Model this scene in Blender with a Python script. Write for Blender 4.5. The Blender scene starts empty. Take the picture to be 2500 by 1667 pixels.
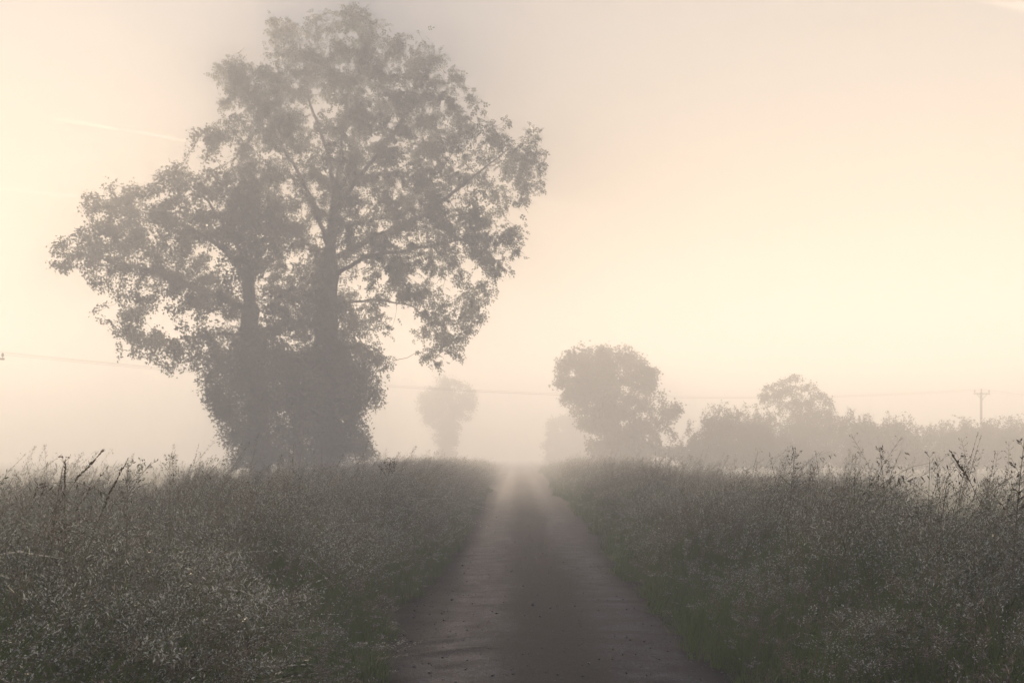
import bpy, math, random
import numpy as np
from mathutils import Vector

rng = np.random.default_rng(11)
random.seed(11)
R = math.radians
sc = bpy.context.scene
COL = sc.collection

# ------------------------------------------------------------------ scale of the place
EYE = 1.65                      # camera height
K = 0.00034015                  # metres per photo unit per metre of distance
VX, VY = 1187.0, 1045.0         # where the lane vanishes in the photo


def wx(px, Y):
    return (px - VX) * K * Y


def wz(py, Y):
    return EYE + (VY - py) * K * Y


# ------------------------------------------------------------------ tagging
def tag(o, label=None, cat=None, group=None, kind=None):
    if label: o['label'] = label
    if cat: o['category'] = cat
    if group: o['group'] = group
    if kind: o['kind'] = kind
    return o


def empty(name, loc=(0, 0, 0)):
    o = bpy.data.objects.new(name, None)
    o.empty_display_size = 0.3
    o.location = loc
    COL.objects.link(o)
    return o


def mesh_obj(name, V, F, mat=None, parent=None, mats=None, midx=None, smooth=False, link=True):
    """V (n,3); F (m,k) array of equal polygons, or list of such arrays"""
    me = bpy.data.meshes.new(name)
    V = np.asarray(V, dtype=np.float32)
    if not isinstance(F, list): F = [F]
    F = [np.asarray(f, dtype=np.int32) for f in F if len(f)]
    nl = sum(f.size for f in F); npoly = sum(len(f) for f in F)
    me.vertices.add(len(V)); me.vertices.foreach_set('co', V.ravel())
    me.loops.add(nl); me.polygons.add(npoly)
    me.loops.foreach_set('vertex_index', np.concatenate([f.ravel() for f in F]))
    tot = np.concatenate([np.full(len(f), f.shape[1], dtype=np.int32) for f in F])
    start = np.concatenate([[0], np.cumsum(tot)[:-1]]).astype(np.int32)
    me.polygons.foreach_set('loop_start', start)
    if midx is not None: me.polygons.foreach_set('material_index', np.asarray(midx, dtype=np.int32))
    if smooth: me.polygons.foreach_set('use_smooth', np.ones(npoly, dtype=bool))
    for m in (mats or ([mat] if mat else [])): me.materials.append(m)
    me.update(calc_edges=True)
    o = bpy.data.objects.new(name, me)
    if link: COL.objects.link(o)
    if parent: o.parent = parent
    return o


# ------------------------------------------------------------------ noise
def _hash(i, j, k, s):
    h = (i * 374761393 + j * 668265263 + k * 2147483647 + s * 1274126177) & 0xffffffff
    h = ((h ^ (h >> 13)) * 1274126177) & 0xffffffff
    return ((h ^ (h >> 16)) & 0xffff) / 65535.0


def vnoise(x, y, z=0.0, s=0):
    x, y, z = np.broadcast_arrays(np.asarray(x, float), np.asarray(y, float), np.asarray(z, float))
    i, j, k = np.floor(x).astype(np.int64), np.floor(y).astype(np.int64), np.floor(z).astype(np.int64)
    f, g, h = x - i, y - j, z - k
    f, g, h = f * f * (3 - 2 * f), g * g * (3 - 2 * g), h * h * (3 - 2 * h)
    r = 0
    for a in (0, 1):
        for b in (0, 1):
            for c in (0, 1):
                r = r + _hash(i + a, j + b, k + c, s) * (f if a else 1 - f) * (g if b else 1 - g) * (h if c else 1 - h)
    return r


# ------------------------------------------------------------------ materials
def new_mat(name):
    m = bpy.data.materials.new(name); m.use_nodes = True
    nt = m.node_tree; nt.nodes.clear()
    out = nt.nodes.new('ShaderNodeOutputMaterial')
    return m, nt, out


def N(nt, t, **kw):
    n = nt.nodes.new(t)
    for k, v in kw.items():
        if k in n.inputs: n.inputs[k].default_value = v
        else: setattr(n, k, v)
    return n


def ramp(nt, fac, stops):
    r = nt.nodes.new('ShaderNodeValToRGB')
    el = r.color_ramp.elements
    while len(el) < len(stops): el.new(0.5)
    for e, (p, c) in zip(el, stops):
        e.position = p; e.color = (*c, 1)
    nt.links.new(fac, r.inputs[0])
    return r.outputs[0]


def leaf_mat(name, c0, c1, trans=0.35, rough=0.5, power=1.0):
    m, nt, out = new_mat(name)
    g = N(nt, 'ShaderNodeNewGeometry')
    pw = N(nt, 'ShaderNodeMath', operation='POWER'); pw.inputs[1].default_value = power; nt.links.new(g.outputs['Random Per Island'], pw.inputs[0])
    col = ramp(nt, pw.outputs[0], [(0, c0), (1, c1)])
    p = N(nt, 'ShaderNodeBsdfPrincipled', Roughness=rough)
    p.inputs['Specular IOR Level'].default_value = 0.3
    t = N(nt, 'ShaderNodeBsdfTranslucent')
    mx = N(nt, 'ShaderNodeMixShader'); mx.inputs[0].default_value = trans
    nt.links.new(col, p.inputs['Base Color']); nt.links.new(col, t.inputs[0])
    nt.links.new(p.outputs[0], mx.inputs[1]); nt.links.new(t.outputs[0], mx.inputs[2])
    nt.links.new(mx.outputs[0], out.inputs[0])
    return m


def bark_mat(name, c0, c1, sx=6.0):
    m, nt, out = new_mat(name)
    tc = N(nt, 'ShaderNodeTexCoord')
    mp = N(nt, 'ShaderNodeMapping'); mp.inputs['Scale'].default_value = (sx, sx, sx * 0.25)
    nt.links.new(tc.outputs['Object'], mp.inputs[0])
    n = N(nt, 'ShaderNodeTexNoise', Scale=1.5, Detail=8.0, Roughness=0.7)
    nt.links.new(mp.outputs[0], n.inputs[0])
    col = ramp(nt, n.outputs[0], [(0.3, c0), (0.7, c1)])
    p = N(nt, 'ShaderNodeBsdfPrincipled', Roughness=0.9)
    b = N(nt, 'ShaderNodeBump', Strength=0.6, Distance=0.03)
    nt.links.new(n.outputs[0], b.inputs['Height'])
    nt.links.new(b.outputs[0], p.inputs['Normal']); nt.links.new(col, p.inputs['Base Color'])
    nt.links.new(p.outputs[0], out.inputs[0])
    return m


M_ash = leaf_mat('ash leaf', (.035, .06, .022), (.06, .09, .035))
M_oak = leaf_mat('oak leaf', (.035, .055, .02), (.06, .08, .03))
M_ivy = leaf_mat('ivy leaf', (.025, .045, .018), (.045, .065, .025), .2)
M_haw = leaf_mat('hawthorn leaf', (.035, .06, .025), (.06, .085, .035))
M_bark = bark_mat('bark', (.06, .05, .04), (.13, .11, .09))
M_wood = bark_mat('weathered pole wood', (.07, .055, .045), (.13, .11, .09), 10)
M_blade = leaf_mat('grass blade', (.024, .060, .004), (.10, .19, .022), .35, .45)
M_blade2 = leaf_mat('broad weed leaf', (.03, .055, .014), (.07, .11, .03), .35, .45)
M_seed = leaf_mat('grass seed head', (.05, .06, .03), (.90, .93, .86), .4, .3, 2.4)  # the few very pale seeds hold sunlit, dewy glints in their colour
M_seedb = leaf_mat('ripe brown seed head', (.05, .04, .028), (.55, .48, .40), .4, .35, 2.2)
M_dew = leaf_mat('dew-laden seed head', (.45, .44, .38), (.9, .9, .85), .45, .25)
M_stalk = leaf_mat('grass stalk', (.07, .075, .035), (.20, .19, .12), .3, .45)
M_docks = leaf_mat('dry seed head', (.05, .038, .025), (.09, .07, .045), .3, .5)


# ------------------------------------------------------------------ trees
def in_poly(P, poly):
    x, y = P[:, 0], P[:, 1]
    r = np.zeros(len(P), bool)
    n = len(poly)
    for i in range(n):
        x0, y0 = poly[i]; x1, y1 = poly[(i + 1) % n]
        c = (y0 > y) != (y1 > y)
        with np.errstate(divide='ignore', invalid='ignore'):
            r ^= c & (x < (x1 - x0) * (y - y0) / ((y1 - y0) if y1 != y0 else 1e-9) + x0)
    return r


def poly_dist(P, poly):
    d = np.full(len(P), 1e9)
    n = len(poly)
    for i in range(n):
        a = np.array(poly[i]); b = np.array(poly[(i + 1) % n]); ab = b - a
        t = np.clip(((P - a) @ ab) / max(ab @ ab, 1e-9), 0, 1)
        d = np.minimum(d, np.linalg.norm(P - (a + t[:, None] * ab), axis=1))
    return d


def crown_points(poly, n, depth, g, noise_scale=1.6, noise_cut=0.42, zoff=0.0):
    """points through the crown's volume; poly in metres (u, w)"""
    poly = [tuple(p) for p in poly]
    A = np.array(poly); lo, hi = A.min(0), A.max(0)
    out = []
    while sum(map(len, out)) < n:
        P = lo + g.random((n * 3, 2)) * (hi - lo)
        P = P[in_poly(P, poly)]
        d = poly_dist(P, poly)
        q = np.clip(d / (depth * 0.8), 0, 1)
        h = depth * np.sqrt(np.clip(1 - (1 - q) ** 2, 0, 1))
        v = (g.random(len(P)) * 2 - 1) * h
        keep = g.random(len(P)) < np.clip(h / depth, 0.15, 1)
        Q = np.stack([P[:, 0], v, P[:, 1]], 1)[keep]
        nz = vnoise(Q[:, 0] / noise_scale, Q[:, 1] / noise_scale, Q[:, 2] / noise_scale, 5)
        out.append(Q[nz > noise_cut])
    return np.concatenate(out)[:n]


def colonize(attr, seeds, step, kill, infl, g, max_nodes=20000, iters=400):
    """space colonization; seeds = list of polylines; the first starts at the base; others start at the nearest node"""
    pos, par = [], []
    for s in seeds:
        s = [np.array(p, float) for p in s]
        if not pos:
            pos.append(s[0]); par.append(-1); cur = 0
        else:
            d = np.linalg.norm(np.array(pos) - s[0], axis=1); cur = int(d.argmin())
        for q in s[1:]:
            a = pos[cur]; L = np.linalg.norm(q - a); k = max(1, int(round(L / step)))
            for i in range(1, k + 1):
                p = a + (q - a) * i / k + g.normal(0, step * 0.07, 3)
                pos.append(p); par.append(cur); cur = len(pos) - 1
    pos = list(pos)
    P = np.array(pos)
    near = np.full(len(attr), -1); nd = np.full(len(attr), 1e9)
    alive = np.ones(len(attr), bool)

    def upd(idx0, idx1):
        Q = np.array(pos[idx0:idx1])
        for c in range(0, len(attr), 4000):
            A = attr[c:c + 4000]
            D = np.linalg.norm(A[:, None] - Q[None], axis=2)
            m = D.argmin(1); dm = D[np.arange(len(A)), m]
            b = dm < nd[c:c + 4000]
            nd[c:c + 4000][b] = dm[b]; near[c:c + 4000][b] = m[b] + idx0
    upd(0, len(pos))
    grown = {}
    for it in range(iters):
        alive &= nd > kill
        use = alive & (nd < infl)
        if not use.any() or len(pos) > max_nodes: break
        i0 = len(pos)
        PP = np.array(pos)
        idx = near[use]; dirs = attr[use] - PP[idx]
        dirs /= np.linalg.norm(dirs, axis=1)[:, None] + 1e-9
        S = np.zeros((len(pos), 3)); np.add.at(S, idx, dirs)
        for k in np.unique(idx):
            v = S[k]; l = np.linalg.norm(v)
            v = v / l if l > 0.2 else g.normal(0, 1, 3)
            v = v + g.normal(0, 0.12, 3); v /= np.linalg.norm(v)
            c = grown.get(k, [])
            if len(c) > 3 or any(v @ w > 0.96 for w in c):
                alive[use & (near == k)] = False if len(c) > 3 else alive[use & (near == k)]
                v = v + g.normal(0, 0.5, 3); v /= np.linalg.norm(v)
                if len(c) > 3: continue
            grown.setdefault(k, []).append(v)
            pos.append(pos[k] + v * step); par.append(int(k))
        if len(pos) == i0: break
        upd(i0, len(pos))
    return np.array(pos), np.array(par)


def radii(par, tip, expo=2.35):
    n = len(par); acc = np.zeros(n)
    kids = np.bincount(par[par >= 0], minlength=n)
    for i in range(n - 1, -1, -1):
        if acc[i] == 0: acc[i] = tip ** expo
        if par[i] >= 0: acc[par[i]] += acc[i]
    return acc ** (1 / expo), kids


def branch_mesh(pos, par, r, sides_thick=8):
    V, F, nv = [], [], 0
    for sides, sel in ((sides_thick, r > 0.06), (3, r <= 0.06)):
        idx = np.nonzero(sel & (par >= 0))[0]
        if not len(idx): continue
        a, b = pos[par[idx]], pos[idx]
        ra, rb = np.minimum(r[par[idx]], r[idx] * 1.6), r[idx]
        ax = b - a; L = np.linalg.norm(ax, axis=1)[:, None] + 1e-9; ax = ax / L
        b = b + ax * rb[:, None] * 0.3
        ref = np.where(np.abs(ax[:, 2:3]) > 0.9, np.array([[1., 0, 0]]), np.array([[0, 0, 1.]]))
        e1 = np.cross(ax, ref); e1 /= np.linalg.norm(e1, axis=1)[:, None]; e2 = np.cross(ax, e1)
        th = np.arange(sides) * 2 * np.pi / sides
        ring = np.cos(th)[None, :, None] * e1[:, None] + np.sin(th)[None, :, None] * e2[:, None]
        v = np.concatenate([a[:, None] + ring * ra[:, None, None], b[:, None] + ring * rb[:, None, None]], 1)
        base = nv + np.arange(len(idx))[:, None] * 2 * sides
        k = np.arange(sides); k2 = (k + 1) % sides
        f = np.stack([base + k, base + k2, base + k2 + sides, base + k + sides], 2).reshape(-1, 4)
        V.append(v.reshape(-1, 3)); F.append(f); nv += v.shape[0] * v.shape[1]
    return np.concatenate(V), np.concatenate(F)


def rot_frames(n, g, down=0.4):
    d = g.normal(0, 1, (n, 3)); d[:, 2] = d[:, 2] * 0.7 - down
    d /= np.linalg.norm(d, axis=1)[:, None]
    u = g.normal(0, 1, (n, 3)); u[:, 2] += 1.0
    s = np.cross(d, u); s /= np.linalg.norm(s, axis=1)[:, None] + 1e-9
    return d, s, np.cross(s, d)


def leaves_mesh(pts, kind, size, g):
    """pts (n,3): each gets one leaf. 'pinnate': 9 leaflets on a drooping stalk; 'lobed': broad six-cornered leaf; 'simple': pointed oval"""
    n = len(pts)
    d, s, u = rot_frames(n, g, 0.5 if kind == 'pinnate' else 0.15)
    sz = size * (0.7 + 0.6 * g.random(n))
    T = []
    if kind == 'pinnate':
        for i, t in enumerate((0.3, 0.65)):
            for sg in (-1, 1):
                T.append(((t, 0, -0.25 * t * t), (0.45, sg * 0.9, -0.35), 0.48))
        T.append(((0.95, 0, -0.23), (1, 0, -0.5), 0.45))
        V, F = [], []
        for (ox, oy, oz), (lx, ly, lz), L in T:
            o = np.array([ox, oy, oz]); l = np.array([lx, ly, lz]); l = l / np.linalg.norm(l)
            w = np.cross(l, (0, 0, 1)); w /= np.linalg.norm(w)
            q = [o, o + l * L * .45 + w * L * .33, o + l * L, o + l * L * .45 - w * L * .33]
            F.append([len(V) + i for i in range(4)]); V += q
        V = np.array(V); F = np.array(F)
    elif kind == 'lobed':
        V = np.array([(0, 0, 0), (.35, .3, .03), (.75, .34, 0), (1, 0, -.08), (.75, -.34, 0), (.35, -.3, .03)], float)
        F = np.array([[0, 1, 2, 3], [0, 3, 4, 5]])
    else:
        V = np.array([(0, 0, 0), (.45, .26, .03), (1, 0, -.08), (.45, -.26, .03)], float); F = np.array([[0, 1, 2, 3]])
    X = (d[:, None] * V[None, :, 0:1] + s[:, None] * V[None, :, 1:2] + u[:, None] * V[None, :, 2:3]) * sz[:, None, None] + pts[:, None]
    FF = (np.arange(n) * len(V))[:, None, None] + F[None]
    return X.reshape(-1, 3), FF.reshape(-1, F.shape[1])


def to_local(px_poly, Y, bx):
    return [((px - bx) * K * Y, EYE + (VY - py) * K * Y) for px, py in px_poly]


def tree(name, label, cat, Y, bx, outline, seeds, depth, n_attr, step, kind, n_leaf, leaf, mleaf, group=None,
         trunk_r=0.35, spread=0.22, gaps=(), seed=1, ivy=None, noise_cut=0.42, noise_scale=1.6, tip=0.011, bushy=False, twig=0.035,
         base_z=0.0, reject=0.0, shoots=0):
    g = np.random.default_rng(seed)
    depth, step, leaf, spread, trunk_r, noise_scale = depth * 1.2, step * 1.2, leaf * 1.12, spread * 1.2, trunk_r * 1.15, noise_scale * 1.2
    root = empty(name, (wx(bx, Y), Y, base_z))
    tag(root, label, cat, group)
    P = to_local(outline, Y, bx)
    A = crown_points(P, n_attr, depth, g, noise_scale, noise_cut)
    G = [((gx - bx) * K * Y, wz(gy, Y), rx * K * Y, ry * K * Y, s) for gx, gy, rx, ry, s in gaps]

    def ingap(Q, k=1.0):
        r = np.zeros(len(Q))
        for cx, cz, rx, rz, s in G:
            e = ((Q[:, 0] - cx) / rx) ** 2 + ((Q[:, 2] - cz) / rz) ** 2
            r = np.maximum(r, np.clip(1.6 - e, 0, 1) * s)
        return g.random(len(Q)) < r * k
    A = A[~ingap(A)]
    S = [[((px - bx) * K * Y, dv, wz(py, Y)) for px, py, dv in s] for s in seeds]
    S[0][0] = (S[0][0][0], S[0][0][1], -0.1)
    pos, par = colonize(A, S, step, step * 1.25, 7.0 if not bushy else 3.0, g)
    r, kids = radii(par, tip)
    r = r * (1 + 0)
    big = trunk_r / r[0]
    r = r * np.where(r > 0.05, 1 + (big - 1) * np.clip((r - 0.05) / (r[0] - 0.05), 0, 1), 1)
    V, F = branch_mesh(pos, par, r)
    if shoots:                                                    # whippy upright shoots along the top of a bush
        n0, lo, hi = len(V), min(p[0] for p in outline), max(p[0] for p in outline)
        extra = []
        for k in range(shoots):
            x = g.uniform(lo, hi)
            ys = [wz(y, Y) for (px, y) in outline if abs(px - x) < 30] or [wz(1000, Y)]
            z0 = max(ys) - 0.6; xx = (x - bx) * K * Y; yy = g.uniform(-1.5, 1.5); h = g.uniform(.7, 1.6); lean = g.normal(0, .45, 2)
            q = np.array([(xx + lean[0] * t * t * h, yy + lean[1] * t * t * h, z0 + t * h) for t in np.linspace(0, 1, 6)])
            q[0] = pos[np.linalg.norm(pos - q[1], axis=1).argmin()]
            v, f = branch_mesh(q, np.arange(6) - 1, np.linspace(.016, .006, 6), 4)
            F = np.concatenate([F, f + len(V)]); V = np.concatenate([V, v])
            t = g.random(46)
            extra.append(np.stack([np.interp(t, np.linspace(0, 1, 6), q[:, c]) for c in range(3)], 1) + g.normal(0, .06, (46, 3)))
    tw = pos[(r < twig)]
    pts = tw[g.integers(0, len(tw), n_leaf)] + g.normal(0, spread, (n_leaf, 3)) * np.array([1, 1, .8])
    pts = pts[~ingap(pts, 0.9)]
    ok = in_poly(pts[:, [0, 2]], P) | (poly_dist(pts[:, [0, 2]], P) < spread * 1.2)
    pts = pts[ok]
    if reject:
        nz = .55 * vnoise(pts[:, 0] / 1.0, pts[:, 1] / 1.6, pts[:, 2] / 1.0, seed + 3) + .45 * vnoise(pts[:, 0] / .4, pts[:, 1] / .9, pts[:, 2] / .4, seed + 6)
        pts = pts[nz > reject]
    trunk = mesh_obj('trunk', V, F, M_bark, root, smooth=True)
    if shoots: pts = np.concatenate([pts] + extra)
    V, F = leaves_mesh(pts, kind, leaf, g)
    mesh_obj('crown', V, F, mleaf, root)
    if ivy:
        top, rad, n = ivy
        zt = wz(top, Y)
        th = pos[(r > 0.07) & (pos[:, 2] < zt)]
        rr = r[(r > 0.07) & (pos[:, 2] < zt)]
        k = g.integers(0, len(th), n)
        o = g.normal(0, 1, (n, 3)); o /= np.linalg.norm(o, axis=1)[:, None]
        hfac = 1 - 0.6 * np.clip(th[k, 2] / zt, 0, 1)
        pts = th[k] + o * (rr[k] + rad * hfac * g.random(n) ** 0.6)[:, None]
        pts = pts[pts[:, 2] > 0.02]
        V, F = leaves_mesh(pts, 'simple', 0.13, g)
        mesh_obj('ivy', V, F, M_ivy, trunk)
    return root


ASH = [(830, 14), (880, 35), (920, 70), (985, 95), (1052, 125), (1060, 165), (1105, 205), (1140, 250), (1172, 270), (1188, 243), (1212, 252),
       (1215, 290), (1245, 330), (1272, 365), (1262, 410), (1255, 450), (1218, 462), (1185, 475), (1200, 520), (1212, 550), (1198, 595), (1168, 640),
       (1140, 690), (1095, 700), (1118, 738), (1085, 770), (1080, 815), (1030, 848), (968, 838), (975, 795), (925, 805), (905, 768), (880, 780),
       (898, 830), (918, 880), (880, 900), (830, 905), (760, 900), (690, 870), (630, 780), (590, 650), (540, 540), (490, 420), (450, 330), (478, 270), (475, 210), (500, 170),
       (515, 110), (560, 102), (600, 108), (630, 62), (690, 48), (760, 30)]
tree('ash_tree', 'tallest tree in the lane, a broad ash with open feathery crown above the left verge', 'tree', 75, 752, ASH,
     [[(752, 1075, 0), (752, 900, 0), (750, 700, 0), (757, 560, 0.2), (772, 430, 0), (790, 300, -.4), (800, 180, 0)],
      [(765, 600, 0), (830, 550, 1), (960, 490, 1.2), (1085, 395, 1), (1170, 335, .5)],
      [(752, 580, 0), (735, 500, -1), (700, 420, -1.2), (650, 340, -1), (600, 240, 0)],
      [(780, 480, 0), (850, 400, -2), (930, 300, -2), (990, 210, -1.5)],
      [(775, 440, 0), (740, 330, 2), (700, 220, 2), (690, 130, 1)],
      [(752, 640, 0), (850, 600, -2), (960, 590, -3), (1090, 560, -2)],
      [(752, 700, 0), (850, 680, 1.5), (940, 690, 2), (1010, 760, 1.5)],
      [(755, 620, 0), (700, 560, 2.5), (640, 480, 3)],
      [(752, 760, 0), (820, 770, -1.5), (870, 830, -1.8)]],
     5.2, 3300, 0.40, 'pinnate', 37000, 0.29, M_ash, trunk_r=0.62, spread=0.17,
     gaps=[(735, 245, 42, 45, .9), (690, 430, 30, 45, .5), (720, 520, 18, 40, .9), (1060, 420, 45, 28, .6), (960, 530, 40, 22, .6),
           (740, 340, 25, 55, .5), (620, 330, 40, 30, .6), (900, 740, 30, 30, .5), (830, 620, 30, 25, .5), (1010, 640, 30, 40, .5), (880, 180, 30, 24, .6)],
     seed=4, ivy=(690, 1.1, 9000), reject=0.40)

OAK = [(470, 288), (430, 320), (385, 350), (330, 375), (300, 410), (262, 414), (212, 430), (205, 470), (180, 510), (155, 550), (135, 580),
       (118, 620), (145, 645), (185, 625), (215, 658), (225, 690), (210, 715), (245, 750), (265, 790), (265, 833), (300, 828), (340, 838), (372, 872),
       (400, 856), (440, 868), (520, 850), (600, 820), (680, 760), (690, 620), (660, 480), (600, 340), (520, 290)]
tree('oak_tree', 'spreading oak with rounded leaf clumps and low boughs, hard against the taller ash', 'tree', 74, 572, OAK,
     [[(600, 1075, 0), (590, 950, 0), (575, 800, 0), (572, 680, 0), (560, 560, 0), (530, 460, 0)],
      [(572, 720, 0), (520, 690, -1), (440, 660, -1.5), (330, 620, -1), (210, 590, -.5)],
      [(572, 640, 0), (500, 560, 1.5), (400, 500, 1.8), (290, 470, 1)],
      [(575, 770, 0), (500, 760, 1.5), (410, 770, 1.5), (310, 790, 1)],
      [(565, 600, 0), (500, 480, -2), (420, 410, -1.8)],
      [(590, 900, 0), (540, 850, -1.5), (460, 830, -1.8)],
      [(560, 560, 0), (540, 440, 1.5), (490, 360, 1)]],
     4.4, 2200, 0.36, 'lobed', 78000, 0.125, M_oak, trunk_r=0.55, spread=0.15,
     gaps=[(510, 385, 48, 32, .95), (500, 745, 45, 22, .8), (400, 745, 40, 25, .8), (330, 600, 55, 16, .7), (300, 660, 50, 18, .6), (520, 640, 45, 25, .7),
           (430, 400, 30, 22, .6), (350, 520, 40, 20, .4), (590, 700, 25, 40, .7)],
     seed=7, ivy=(620, 0.9, 8000), reject=0.38)

BUSH = [(455, 872), (478, 930), (500, 970), (515, 1020), (535, 1078), (865, 1065), (842, 1000), (850, 950), (885, 905), (870, 850), (820, 800), (750, 780),
        (690, 790), (640, 770), (580, 745), (520, 790), (470, 850)]
tree('hawthorn_bush', 'dense dark thicket of hawthorn filling the space between the trunks of the two big trees', 'bush', 72.6, 690, BUSH,
     [[(690, 1078, 0), (690, 980, 0), (680, 880, 0)], [(650, 1070, 0), (560, 990, -.8), (480, 890, -.8)], [(720, 1070, 0), (790, 980, .5), (840, 900, .5)],
      [(690, 1050, 0), (620, 950, 1), (570, 850, 1)], [(660, 1070, 0), (590, 1030, 1), (535, 1000, 1)], [(720, 1070, 0), (800, 1030, -1), (840, 1010, -1)]],
     3.2, 1700, 0.3, 'simple', 62000, 0.165, M_haw, trunk_r=0.2, spread=0.22, seed=9, bushy=True, noise_cut=0.2, twig=0.06)

MID = [(1270, 820), (1300, 800), (1345, 788), (1390, 780), (1440, 788), (1480, 812), (1500, 842), (1530, 872), (1550, 915), (1572, 945), (1555, 970), (1535, 975),
       (1530, 990), (1560, 1005), (1598, 1035), (1600, 1068), (1355, 1068), (1350, 1010), (1335, 985), (1305, 945), (1285, 910), (1268, 885), (1280, 855)]
tree('round_tree', 'rounded leafy tree standing alone on the hedge side, just past the lane edge', 'tree', 119, 1415, MID,
     [[(1415, 1075, 0), (1412, 980, 0), (1405, 880, 0), (1395, 820, 0)], [(1412, 960, 0), (1460, 900, 1), (1500, 880, 1)], [(1412, 940, 0), (1350, 870, -1), (1310, 840, -1)],
      [(1412, 1000, 0), (1480, 980, -1), (1540, 950, -.5)], [(1412, 1040, 0), (1500, 1030, 1), (1570, 1050, 1)]],
     3.6, 1150, 0.36, 'lobed', 44000, 0.2, M_oak, trunk_r=0.4, spread=0.24, seed=12, twig=0.05, noise_cut=.40,
     gaps=[(1470, 905, 14, 10, .8), (1480, 950, 12, 10, .8), (1520, 1050, 20, 8, .9), (1540, 1060, 10, 6, .9), (1425, 925, 10, 8, .7), (1465, 900, 8, 6, .8), (1520, 1005, 8, 14, .9)],
     reject=0.27)

TOP = [(1742, 905), (1760, 880), (1795, 866), (1830, 860), (1865, 866), (1890, 885), (1912, 912), (1912, 930), (1895, 935), (1870, 925), (1860, 945), (1880, 960),
       (1850, 985), (1805, 985), (1790, 960), (1770, 945), (1740, 932)]
tree('domed_tree', 'small domed tree with a see-through crown rising out of the hedgerow bushes', 'tree', 112, 1835, TOP,
     [[(1835, 1075, 0), (1833, 980, 0), (1830, 920, 0), (1828, 880, 0)], [(1833, 960, 0), (1870, 915, .5), (1895, 910, .4)], [(1833, 960, 0), (1790, 915, -.5), (1765, 910, -.4)]],
     2.0, 520, 0.24, 'lobed', 6500, 0.14, M_oak, trunk_r=0.22, spread=0.13, seed=15, twig=0.04,
     gaps=[(1825, 900, 10, 14, .95), (1800, 920, 14, 8, .7), (1850, 915, 9, 9, .7), (1815, 945, 14, 9, .8), (1845, 950, 10, 8, .8), (1780, 925, 8, 6, .6)], reject=0.3)

FAR = [(985, 872), (1020, 862), (1060, 868), (1085, 890), (1100, 925), (1092, 955), (1078, 965), (1055, 985), (1050, 1010), (1045, 1050), (1040, 1068), (1005, 1068), (1003, 1020),
       (990, 985), (965, 960), (955, 930), (965, 905)]
tree('distant_tree', 'palest tree, nearly lost in the mist beyond the lane, under the overhanging bough', 'tree', 200, 1022, FAR,
     [[(1022, 1068, 0), (1022, 990, 0), (1025, 920, 0), (1025, 885, 0)], [(1022, 970, 0), (1060, 930, 1), (1085, 925, 1)], [(1022, 970, 0), (985, 930, -1), (970, 920, -1)]],
     3.6, 600, 0.45, 'simple', 16000, 0.34, M_oak, trunk_r=0.5, spread=0.3, seed=18, twig=0.05, ivy=(990, 1.0, 2500), reject=0.28)

FAR2 = [(1265, 960), (1300, 945), (1335, 950), (1365, 985), (1375, 1068), (1245, 1068), (1245, 1000)]
tree('misty_tree', 'ghostly low tree almost gone in the mist, tucked behind the rounded tree', 'tree', 212, 1310, FAR2,
     [[(1310, 1068, 0), (1310, 1010, 0), (1308, 970, 0)], [(1310, 1040, 0), (1275, 1000, 1), (1260, 980, 1)], [(1310, 1040, 0), (1340, 1000, -1)]],
     3.5, 420, 0.5, 'simple', 13000, 0.36, M_oak, trunk_r=0.4, spread=0.32, seed=20, twig=0.06, noise_cut=0.25)

HG = 'bushes of the overgrown hedgerow'
hedges = [
    ('spiky hedgerow bush with upright shoots, nearest to the rounded tree', 104, 1655,
     [(1605, 985), (1625, 960), (1650, 942), (1680, 950), (1700, 965), (1735, 955), (1765, 965), (1800, 1075), (1560, 1075), (1585, 1020)], 31),
    ('tall dense hedgerow bush below and in front of the domed tree', 107, 1840,
     [(1745, 990), (1775, 968), (1800, 975), (1830, 955), (1865, 940), (1900, 938), (1922, 950), (1945, 968), (1990, 980), (2030, 1075), (1715, 1075)], 33),
    ('broad flat-topped hedgerow bush sloping down to the gap before the pole', 101, 2040,
     [(1955, 985), (1990, 972), (2020, 980), (2060, 972), (2085, 985), (2105, 1010), (2125, 1040), (2150, 1075), (1925, 1075)], 35),
    ('thin scrubby sapling clump standing in the hedgerow gap', 110, 2140,
     [(2118, 1010), (2135, 995), (2155, 998), (2165, 1015), (2172, 1075), (2110, 1075)], 37),
    ('wide hedgerow bush at the foot of the power pole', 104, 2240,
     [(2160, 1010), (2185, 985), (2215, 975), (2250, 978), (2290, 975), (2320, 985), (2350, 1075), (2120, 1075)], 39),
    ('hedgerow bush beyond the power pole, cut by the picture edge', 102, 2380,
     [(2300, 990), (2340, 980), (2380, 975), (2430, 985), (2460, 1010), (2470, 1075), (2290, 1075)], 41)]
for lab, Y, bx, ol, sd in hedges:
    b = ol[-1][0] if ol[-1][0] < bx else ol[0][0]
    xs = [p[0] for p in ol]; lo, hi = min(xs), max(xs)
    ss = [[(bx, 1078, 0), (bx, 1010, 0)]]
    for k in range(5):
        x = lo + (hi - lo) * (k + .5) / 5
        ss.append([(bx, 1070, 0), (x * .6 + bx * .4, 1040, random.uniform(-1, 1)), (x, 1010, random.uniform(-1, 1))])
    sparse = 'thin scrubby' in lab
    rt = tree('hedgerow_bush', lab, 'bush', Y, bx, ol, ss, 2.6, 800 if not sparse else 170, 0.27, 'simple', 40000 if not sparse else 2200, 0.15, M_haw, group=HG, trunk_r=0.12,
              spread=0.22, seed=sd, bushy=True, noise_cut=0.08, twig=0.06, reject=0.0 if not sparse else 0.3, shoots=46)
# ------------------------------------------------------------------ ground, lane, verges
XL, XR, XC = -1.16, 1.62, 0.23


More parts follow.
